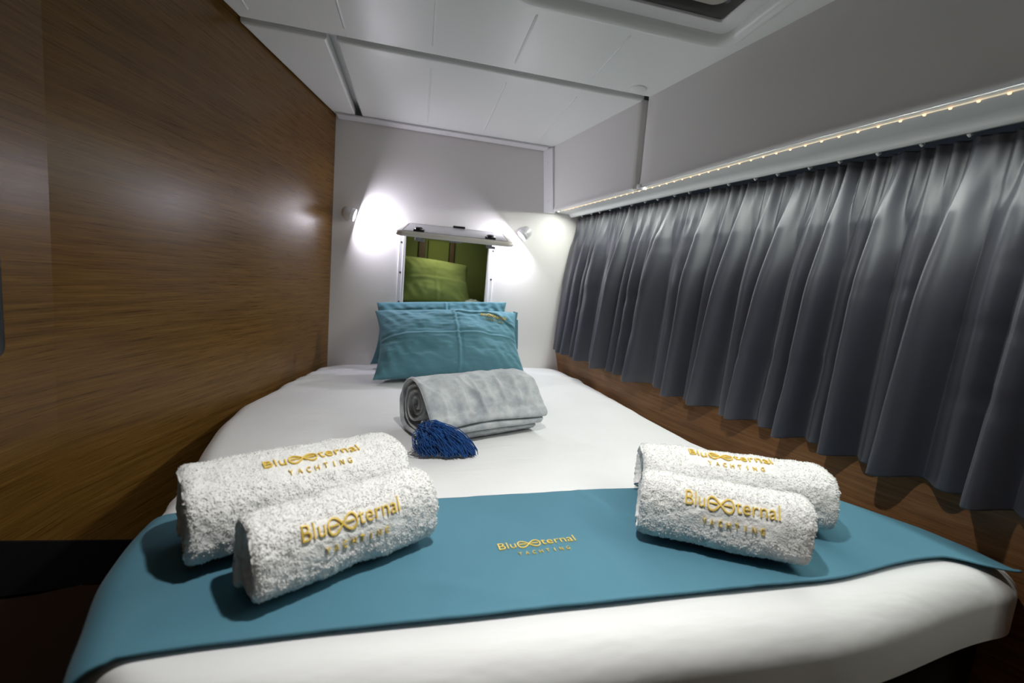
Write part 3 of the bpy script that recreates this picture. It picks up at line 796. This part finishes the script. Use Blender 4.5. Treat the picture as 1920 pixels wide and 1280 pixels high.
# ---- rolled towels
def roll_section(W, H, turns, n_out, pw=2.7):
    """spiral ribbon section: returns outer path, inner path (p, h), fraction of depth (0 outer)"""
    ds = .80 / turns
    ph = np.concatenate([np.linspace(0, 1, n_out)[:-1], np.linspace(1, turns, int(46 * (turns - 1)))])
    fr = np.floor(ph); s = 1 - ds * (fr + sstep(.72, 1.0, ph - fr))
    th = math.radians(-62) + ph * 2 * math.pi              # start under the back, run up the back, over the top to the front
    def C(th, s):
        c, sn = np.cos(th), np.sin(th)
        x = np.sign(c) * np.abs(c) ** (2 / pw); y = np.sign(sn) * np.abs(sn) ** (2 / pw)
        return np.stack([W / 2 + W / 2 * s * x, H / 2 * 1.0 + H / 2 * s * y], -1)
    return C(th, s), C(th, s - ds * .93), ph, C
def towel(name, label, org, ang, L, W, H, logo_a, logo_q, logo_w, seed, group, n_out=170, na=96, turns=2.6, slump=.0, lean=.0):
    """org: front-left bottom corner; the length runs along ang; front faces the viewer"""
    ca, sa = math.cos(math.radians(ang)), math.sin(math.radians(ang))
    O, I, ph, C = roll_section(W, H, turns, n_out)
    npth = len(ph)
    mid = (O + I) / 2; half = (O - I) / 2
    # section loop: outer forward, inner back
    def place(a, ph_p, pp):      # a along, (p,h) in section -> 3d
        p, h = pp[..., 0], pp[..., 1]
        k = 1 - slump * (2 * a / L - 1) ** 2
        p = p + lean * h
        h = h * k
        x = org[0] + a * ca - p * sa; y = org[1] + a * sa + p * ca
        z = org[2] + h + .028 * (x - org[0])
        return np.stack([x, y, z], -1)
    def lumps(P):
        return (vnoise(P + seed, 24) * .0026 + vnoise(P + seed + 2, 70) * .0012 + vnoise(P + seed, 210) * .0013)
    aj = np.linspace(0, 1, na); e = .016 / L
    aj = np.concatenate([np.linspace(0, e, 7)[:-1], np.linspace(e, 1 - e, na), np.linspace(1 - e, 1, 7)[1:]])
    off_l = vnoise(np.stack([ph * 1.3, np.zeros(npth), np.full(npth, seed)], -1), 1.0) * .010 - .006 * np.minimum(ph, 1.5)
    off_r = vnoise(np.stack([ph * 1.3, np.zeros(npth), np.full(npth, seed + 30.)], -1), 1.0) * .010 - .006 * np.minimum(ph, 1.5)
    rows = []
    for a in aj:
        r = 1.0
        if a < e: r = math.sqrt(max(0., 1 - (1 - a / e) ** 2))
        elif a > 1 - e: r = math.sqrt(max(0., 1 - ((a - 1 + e) / e) ** 2))
        r = .04 + .96 * r
        A = a * L + np.where(a < .5, -off_l * (1 - 2 * a), off_r * (2 * a - 1))
        rows.append(np.stack([place(A, ph, mid + half * r), place(A, ph, mid - half * r)], 0))
    G = np.stack(rows, 0)                       # [a, side, path, 3]
    loop = np.concatenate([G[:, 0], G[:, 1, ::-1]], 1)   # [a, 2*path, 3]
    # normals from finite differences
    d1 = np.gradient(loop, axis=0); d2 = np.roll(loop, -1, 1) - np.roll(loop, 1, 1)
    nr = np.cross(d1, d2); ln = np.linalg.norm(nr, axis=-1, keepdims=True); nr = nr / np.where(ln < 1e-12, 1, ln)
    cen = loop[:, :npth].mean(axis=(0, 1)); sg = np.sign((nr[len(aj) // 2, n_out // 2] * (loop[len(aj) // 2, n_out // 2] - cen)).sum()); nr = nr * sg
    loop = loop + nr * lumps(loop)[..., None]
    loop[..., 2] = np.maximum(loop[..., 2], org[2] + .0008 + .028 * (loop[..., 0] - org[0]))
    NA, NL = loop.shape[:2]
    F = grid_faces(NA, NL, wrap_j=True)
    # end caps between outer and inner path
    for r_ in (0, NA - 1):
        for i in range(npth - 1):
            q = [r_ * NL + i, r_ * NL + i + 1, r_ * NL + NL - 2 - i, r_ * NL + NL - 1 - i]
            F.append(q if r_ else q[::-1])
    o = mesh(name, loop.reshape(-1, 3), F, M['terry'], origin=(org[0] + L / 2 * ca - W / 2 * sa, org[1] + L / 2 * sa + W / 2 * ca, org[2]))
    tag(o, label, 'towel', group)
    # short loops of the terry pile over the outer turn and the ends
    rq = np.random.default_rng(seed); NLp = 11000
    keep = np.concatenate([np.arange(n_out), np.arange(NL - n_out, NL)])
    ia = rq.integers(1, NA - 1, NLp); ip = np.where(rq.random(NLp) < .90, rq.integers(0, n_out, NLp), rq.integers(0, NL, NLp))
    endm = rq.random(NLp) < .07; ia = np.where(endm, rq.choice([1, 2, 3, NA - 4, NA - 3, NA - 2], NLp), ia)
    Pb = loop[ia, ip] + (loop[ia, (ip + 1) % NL] - loop[ia, ip]) * rq.random((NLp, 1)) + (loop[np.minimum(ia + 1, NA - 1), ip] - loop[ia, ip]) * rq.random((NLp, 1))
    Nb = nr[ia, ip]; t1 = rq.normal(size=(NLp, 3)); t1 -= (t1 * Nb).sum(1, keepdims=True) * Nb; t1 /= np.linalg.norm(t1, axis=1, keepdims=True); t2 = np.cross(Nb, t1)
    thp = np.degrees(-62 * math.pi / 180 + ph * 2 * math.pi) - 360
    thq = np.linspace(-120, -330, 600); Cq_ = C(np.radians(thq), np.ones(600)); slq = np.concatenate([[0], np.cumsum(np.linalg.norm(np.diff(Cq_, axis=0), axis=1))])
    qa = np.interp(-thp, -thq, slq); qa = np.concatenate([qa, qa[::-1]])
    inlogo = (np.abs(aj[ia] * L - logo_a) < .53 * logo_w) & (qa[ip] > logo_q - .19 * logo_w) & (qa[ip] < logo_q + .15 * logo_w) & (ip < n_out)
    hh = (.0007 + .0010 * rq.random((NLp, 1))) * np.where(inlogo, .15, 1.0)[:, None]; ww = .0006
    spine = [Pb - Nb * .0006, Pb + Nb * hh * .8 + t1 * hh * .35, Pb + Nb * hh + t1 * hh * 1.1, Pb + Nb * hh * .25 + t1 * hh * 1.6]
    VV = np.stack([p + t2 * sg2 * ww for p in spine for sg2 in (-1, 1)], 1)
    VV[..., 2] = np.maximum(VV[..., 2], org[2] + .0004 + .028 * (VV[..., 0] - org[0]))
    b0 = (np.arange(NLp) * 8)[:, None]
    FF = np.concatenate([b0 + np.array([[2 * k, 2 * k + 1, 2 * k + 3, 2 * k + 2]]) for k in range(3)], 0)
    mesh('terry_pile', VV.reshape(-1, 3), FF.tolist(), M['terry'], o, True, kind='stuff')
    # lettering on the outer turn; q = arc length measured from the front foot upwards
    th = np.linspace(math.radians(-120), math.radians(-330), 600)   # front foot (-120 deg) up over the front to the top/back
    Cq = C(th, np.ones_like(th)); sl = np.concatenate([[0], np.cumsum(np.linalg.norm(np.diff(Cq, axis=0), axis=1))])
    def fn(u, w, h):
        q = logo_q + w; tt = np.interp(q, sl, th)
        P = place(logo_a + u, None, C(tt, np.ones_like(tt)))
        e_ = 1e-3
        P1 = place(logo_a + u + e_, None, C(tt, np.ones_like(tt))); P2 = place(logo_a + u, None, C(np.interp(q + e_, sl, th), np.ones_like(tt)))
        nn = np.cross(P1 - P, P2 - P); nn /= np.linalg.norm(nn, axis=-1, keepdims=True)
        base = vnoise(P + seed, 24) * .0026 + vnoise(P + seed + 2, 70) * .0012
        return P + nn * (base + .0016 + h)[..., None]
    logo_on(fn, 'embroidery', o, logo_w, thick=.0012, yscale=1.15)
    return o
GT = 'rolled white towels on the bed'
zb = lambda x, y: float(zt(x, y)) + .0085
towel('rolled_towel', 'large rolled white terry towel on the left, lying behind the smaller roll', (-.268, .592, zb(-.268, .65)), 27, .325, .160, .120, .172, .150, .142, 11, GT, lean=.06)
towel('rolled_towel', 'small rolled white terry towel on the left, leaning on the front of the large roll', (-.163, .514, zb(-.163, .58)), 31, .262, .092, .103, .125, .076, .133, 23, GT, lean=.12)
towel('rolled_towel', 'large rolled white terry towel on the right, lying behind the smaller roll', (.428, .706, zb(.428, .7)), -24, .335, .130, .105, .160, .140, .146, 37, GT, lean=.05)
towel('rolled_towel', 'small rolled white terry towel on the right, in front of the large roll', (.370, .617, zb(.370, .6)), -29, .255, .088, .100, .140, .078, .135, 51, GT, lean=.12)

# ---- rolled blanket with tassel
def catmull(P, m_=10):
    P = np.array(P, float); Q = np.concatenate([[2 * P[0] - P[1]], P, [2 * P[-1] - P[-2]]]); out = []
    for i in range(1, len(Q) - 2):
        for k in range(m_):
            t = k / m_; a, b_, c, d = Q[i - 1:i + 3]
            out.append(.5 * ((2 * b_) + (-a + c) * t + (2 * a - 5 * b_ + 4 * c - d) * t * t + (-a + 3 * b_ - 3 * c + d) * t ** 3))
    out.append(P[-1]); return np.array(out)
path = [(.016, .0062), (.06, .0062), (.12, .0062), (.170, .0075), (.198, .026), (.206, .062), (.193, .102), (.155, .128), (.112, .132), (.075, .122), (.042, .100), (.014, .073), (-.004, .058), (-.011, .0515), (-.006, .0455), (.03, .0455), (.056, .0455), (.061, .0410), (.056, .0368),
        (.03, .0365), (-.002, .0360), (-.009, .0315), (-.003, .0268), (.03, .0270), (.056, .0270), (.061, .0228), (.056, .0185), (.03, .0182), (.010, .0180), (.003, .0158), (.010, .0136), (.03, .0138), (.06, .0142), (.10, .0150), (.150, .0180), (.180, .038), (.188, .068), (.176, .100), (.147, .1155), (.112, .119), (.085, .108), (.066, .088), (.064, .068), (.080, .054), (.12, .0335), (.150, .035), (.168, .056),
        (.162, .088), (.137, .103), (.110, .1035), (.092, .092), (.084, .074), (.100, .056), (.127, .048), (.148, .064), (.142, .084), (.118, .091), (.103, .080), (.109, .066), (.121, .066)]
KF = 12.6 / (len(path) - 1)
bp = catmull(path, 8)
TH = .0098
tg = np.gradient(bp, axis=0); tg /= np.linalg.norm(tg, axis=1, keepdims=True); nb = np.stack([-tg[:, 1], tg[:, 0]], -1)
bo, bi = bp - nb * TH * .42, bp + nb * TH * .42
npth = len(bp); Lb = .335; BO = np.array([.054, 1.056, zb(.054, 1.1) - .0035]); ang = 22.5
ca, sa = math.cos(math.radians(ang)), math.sin(math.radians(ang))
fp = np.arange(npth) / npth
flapw = sstep(KF + .20, KF + .08, fp) * sstep(.10, .2, fp)
aj = np.concatenate([np.linspace(0, .006 / Lb, 6)[:-1], np.linspace(.006 / Lb, 1 - .006 / Lb, 90), np.linspace(1 - .006 / Lb, 1, 6)[1:]]); e = .006 / Lb
rows = []
for a in aj:
    r = 1.0
    if a < e: r = math.sqrt(max(0, 1 - (1 - a / e) ** 2))
    elif a > 1 - e: r = math.sqrt(max(0, 1 - ((a - 1 + e) / e) ** 2))
    r = .05 + .95 * r
    nz = vnoise(np.stack([fp * 14, np.zeros(npth), np.full(npth, 3.)], -1), 1.0)
    A = a * Lb + np.where(a < .5, (-nz * .006 - .012 * fp) * -(1 - 2 * a) * -1 * -1, (nz * .008 + .026 * flapw - .01 * fp) * (2 * a - 1))
    c_ = (bo + bi) / 2; h_ = (bo - bi) / 2
    def pl(pp):
        return np.stack([BO[0] + A * ca - pp[:, 0] * sa, BO[1] + A * sa + pp[:, 0] * ca, BO[2] + (pp[:, 1] + .0050 * math.sin(6.0 * a - 1.2) * np.exp(-(np.clip(pp[:, 0] + .012, 0, 1) / .034) ** 2) * np.clip(pp[:, 1] / .045, 0, 1)) * (1.10 + .04 * (a - .3)) + .028 * (A * ca - pp[:, 0] * sa)], -1)
    rows.append(np.concatenate([pl(c_ + h_ * r), pl(c_ - h_ * r)[::-1]], 0))
BL = np.stack(rows, 0)
d1 = np.gradient(BL, axis=0); d2 = np.roll(BL, -1, 1) - np.roll(BL, 1, 1); nr = np.cross(d1, d2); ln = np.linalg.norm(nr, axis=-1, keepdims=True); nr /= np.where(ln < 1e-12, 1, ln)
k0 = int(npth * 8 / 59)
if (nr[45, k0] * (BL[45, k0] - BL[45, :npth].mean(0))).sum() < 0: nr = -nr
sidx = np.concatenate([fp, fp[::-1]])
AA = aj[:, None] * Lb
wr = vnoise(np.stack([AA * 17 + 3 * vnoise(BL, 9), np.broadcast_to(sidx * 9, AA.shape[:1] + sidx.shape), np.zeros(BL.shape[:2])], -1), 1.0)
flapmask = np.broadcast_to(sstep(KF + .005, KF - .02, sidx) * sstep(.06, .12, sidx), BL.shape[:2]) * np.concatenate([np.ones(npth), np.zeros(npth)])
dsp = ((1 - np.abs(wr)) ** 2.5 * .0105 - .003) * flapmask * sstep(.10, .17, sidx) + vnoise(BL, 40) * .0012 + vnoise(BL, 130) * .0006
for a_i, w_i, h_i, sl in ((.34, .007, .0055, .5), (.46, .006, .0075, .25), (.53, .008, .0050, -.3), (.63, .006, .0065, -.6), (.76, .008, .0050, -.8), (.88, .010, .0035, -.4)):
    dsp = dsp + h_i * np.exp(-((AA / Lb - a_i - sl * (sidx - KF)) * Lb / w_i) ** 2) * flapmask * sstep(.135, .165, sidx)
hem_s = KF - .022
dsp = dsp - .0024 * np.exp(-((sidx - hem_s) / .004) ** 2) * flapmask
BL = BL + nr * dsp[..., None]; BL[..., 2] = np.maximum(BL[..., 2], BO[2] + .0008 + .028 * (BL[..., 0] - BO[0]))
NA, NL = BL.shape[:2]; F = grid_faces(NA, NL, wrap_j=True)
for r_ in (0, NA - 1):
    for i in range(npth - 1):
        q = [r_ * NL + i, r_ * NL + i + 1, r_ * NL + NL - 2 - i, r_ * NL + NL - 1 - i]; F.append(q if r_ else q[::-1])
blk = mesh('rolled_blanket', BL.reshape(-1, 3), F, M['plush'], origin=(.20, 1.20, BO[2]))
tag(blk, 'rolled pale grey plush blanket with a blue tassel, in front of the pillows', 'blanket')
# tassel: bent bundle of yarn
rt_ = np.random.default_rng(5); tb = MB()
zbed = float(zt(.09, 1.01)) + .004
for k in range(760):
    g = rt_.random(); sA = rt_.normal(0, 1, 3)
    S0 = Vector((.048 + .010 * sA[0], 1.044 + .006 * sA[1], zbed + .048 + .010 * sA[2]))
    tx = rt_.random(); E = Vector((.030 + .128 * tx ** .8 + .005 * sA[1], 1.000 + .024 * rt_.random() + .010 * (1 - abs(2 * tx - 1)) * -1, zbed + .002 + .034 * rt_.random() ** 1.6 * (1 - .6 * tx)))
    Cc = S0 * .6 + E * .4 + Vector((.007 * sA[0] - .004, -.014 + .007 * sA[2], .026 + .014 * rt_.random()))
    C2 = E + Vector((-.014 + .012 * sA[2], .004 * sA[0], .026 * rt_.random() + .018))
    pts = []
    for i in range(8):
        t = i / 7; p = (1 - t) ** 3 * S0 + 3 * (1 - t) ** 2 * t * Cc + 3 * (1 - t) * t * t * C2 + t ** 3 * E
        p = p + Vector((math.sin(t * 9 + k) * .002, math.cos(t * 8 + k * 2) * .002, math.sin(t * 11 + k * 3) * .001)); p.z = max(p.z, zbed)
        pts.append(p)
    tb.tube(pts, .0011, 4)
tas = tb.build('tassel', M['tassel'], blk, True, kind='stuff', label='bushy royal blue yarn tassel')
b = MB(); b.tube([(.058, 1.060, zbed + .052), (.052, 1.050, zbed + .048), (.045, 1.040, zbed + .040)], [.004, .009, .012], 12); b.build('tassel_knot', M['tassel'], blk, True)

# ================================================================== curtain and rail
CY0, CY1 = 2.165, -.05
ridge_y = np.array([2.10, 2.02, 1.90, 1.72, 1.60, 1.49, 1.30, 1.175, 1.095, 1.035, .905, .81, .685, .545, .44, .34, .2, .06])
ridge_a = np.array([.5, .6, .8, .95, .6, 1.0, 1.0, .9, .75, .9, 1.0, .95, 1.05, 1.0, 1.0, 1.0, 1.0, 1.0])
shift = np.array([.0, .01, -.005, .005, 0, .005, -.005, .008, -.012, .012, 0, -.008, .006, .004, 0, 0, 0, 0])
def curtain(s, z):
    """s: position along the rail (y), z: height"""
    tz = np.clip((.362 - z) / .67, 0, 1)          # 0 top, 1 hem
    body = .35 * np.clip((tz - .02) / .2, 0, 1) + .65 * sstep(.05, .50, tz)                     # folds open below the heading
    head = sstep(.26, .03, tz)
    dd_ = np.zeros_like(s); dy = np.zeros_like(s); dips = np.zeros_like(s)
    for i, (ry, ra) in enumerate(zip(ridge_y, ridge_a)):
        c = ry + shift[i] * (tz - .3) * 2
        gl = (ridge_y[i - 1] - ry) if i else .08; gr = (ry - ridge_y[i + 1]) if i < len(ridge_y) - 1 else .14
        wl = np.minimum(.30 * gl, .026); wr_ = np.minimum(.46 * gr, .062)
        q = s - c
        w = np.where(q > 0, wl, wr_) * (.42 + .58 * sstep(.02, .40, tz))
        g = np.where(q > 0, np.exp(-np.abs(q / w) ** 1.8), np.exp(-np.abs(q / w) ** 2.8))
        dip = np.exp(-((q + 1.75 * wr_) / (.62 * wr_)) ** 2) * (q < 0)
        best = g * ra
        dd_ = np.maximum(dd_, best)
        dy = dy - .010 * g * ra
        dips = dips + dip
    amp = (.016 + .042 * body + .012 * tz)
    mid = .16 + .12 * vnoise(np.stack([s, s * 0, z * .3], -1), 11)
    D = np.maximum(dd_, mid - .16 * np.clip(dips, 0, 1)) * amp
    P0 = np.stack([s * 1.0, np.zeros_like(s), z * .25], -1)
    D = D + vnoise(P0 + 3, 14) * .006 * body
    # pinch pleats of the heading
    ph = s * 2 * math.pi / .027 + 2.2 * vnoise(np.stack([s, s * 0, s * 0], -1), 9)
    D = D + head * .0115 * (np.abs(np.sin(ph / 2.0)) ** 2.6 - .33)
    # slack drag lines
    P1 = np.stack([s * 2.0 + z * 1.4, np.zeros_like(s), z * 5], -1)
    wr2 = np.clip(vnoise(P1 + 8, 3.2) - .3, 0, 1) * .006 * body
    D = D - wr2 * (1 - .3 * dd_)
    x = rail_x(s) + .024 - .018 * body - .036 * tz - D
    y = s + dy * body
    zz = z - .010 * dd_ * tz + .003 * vnoise(np.stack([s, s * 0, s * 0 + 2], -1), 6) * tz
    return np.stack([x, y, zz], -1)
# smaller folds between the main ones
_r, _a, _s = [], [], []
for i in range(len(ridge_y)):
    _r.append(ridge_y[i]); _a.append(ridge_a[i]); _s.append(shift[i])
    if i < len(ridge_y) - 1 and ridge_y[i] - ridge_y[i + 1] > .088:
        _r.append(ridge_y[i] - .56 * (ridge_y[i] - ridge_y[i + 1])); _a.append(.42 + .1 * math.sin(i * 2.3)); _s.append(.006 * math.sin(i))
ridge_y, ridge_a, shift = np.array(_r), np.array(_a), np.array(_s)
S = np.linspace(CY0, CY1, 1100); Z = np.concatenate([np.linspace(.3585, .20, 40)[:-1], np.linspace(.20, -.300, 62), [-.303]])
SG, ZG = np.meshgrid(S, Z, indexing='ij')
CP = curtain(SG, ZG)
cur = mesh('curtain', CP.reshape(-1, 3), grid_faces(*CP.shape[:2]), M['curtain'])
sd = cur.modifiers.new('thick', 'SOLIDIFY'); sd.thickness = .0016; sd.offset = -1
tag(cur, 'pleated slate grey satin curtain covering the right side wall', 'curtain')
rail = thing('curtain_rail', 'thin curtain rail with small clear gliders above the grey curtain', 'curtain rail', (.9, 1.1, ZS))
V = []; ysr = np.linspace(2.17, CY1 - .2, 60)
for y in ysr:
    c = float(rail_x(y)) + .014
    V += [(c - .006, y, ZS + .012), (c - .006, y, ZS - .001), (c - .002, y, ZS - .004), (c + .010, y, ZS - .004), (c + .012, y, ZS + .012)]
mesh('track', V, grid_faces(60, 5, wrap_j=True), M['grey'], rail, False)
g0 = None
gy = 2.10
while gy > CY1:
    c = (float(rail_x(gy)) + .006, gy, ZS - .0085)
    if g0 is None:
        b = MB(); b.lathe(c, (0, 1, 0), [(.0025, -.003), (.0055, -.003), (.0055, .003), (.0025, .003), (.0025, -.003)], 12); b.box((c[0], c[1], c[2] - .0055), (.003, .003, .003))
        g0 = b.build('glider', M['trim'], rail, True, origin=c)
    else:
        d = g0.copy(); COL.objects.link(d); d.location = Vector((c[0], c[1], c[2] + ZO)) - wloc(rail)
    gy -= .078 + .012 * math.sin(gy * 37)

# dark rounded panel at the far left edge of the view
y0_, z0_ = .868, -.186
def leftpt(y, z, off): 
    n_ = Vector((1, -.06, 0)).normalized(); return Vector((float(wallx(y)), y, z)) + n_ * off
V = []
for off, ins in ((.003, 0), (.010, 0), (.012, .002), (.012, .01)):
    V += [tuple(leftpt(p[0], p[1], off)) for p in rrect(.35 + ins, y0_ - ins, z0_ + ins, .55 - ins, .018)]
n = 36; F = grid_faces(4, n, wrap_j=True) + [[3 * n + k for k in range(n)]]
tag(mesh('dark_panel', V, F, M['black']), 'black rounded panel on the wood wall at the far left edge', 'panel')
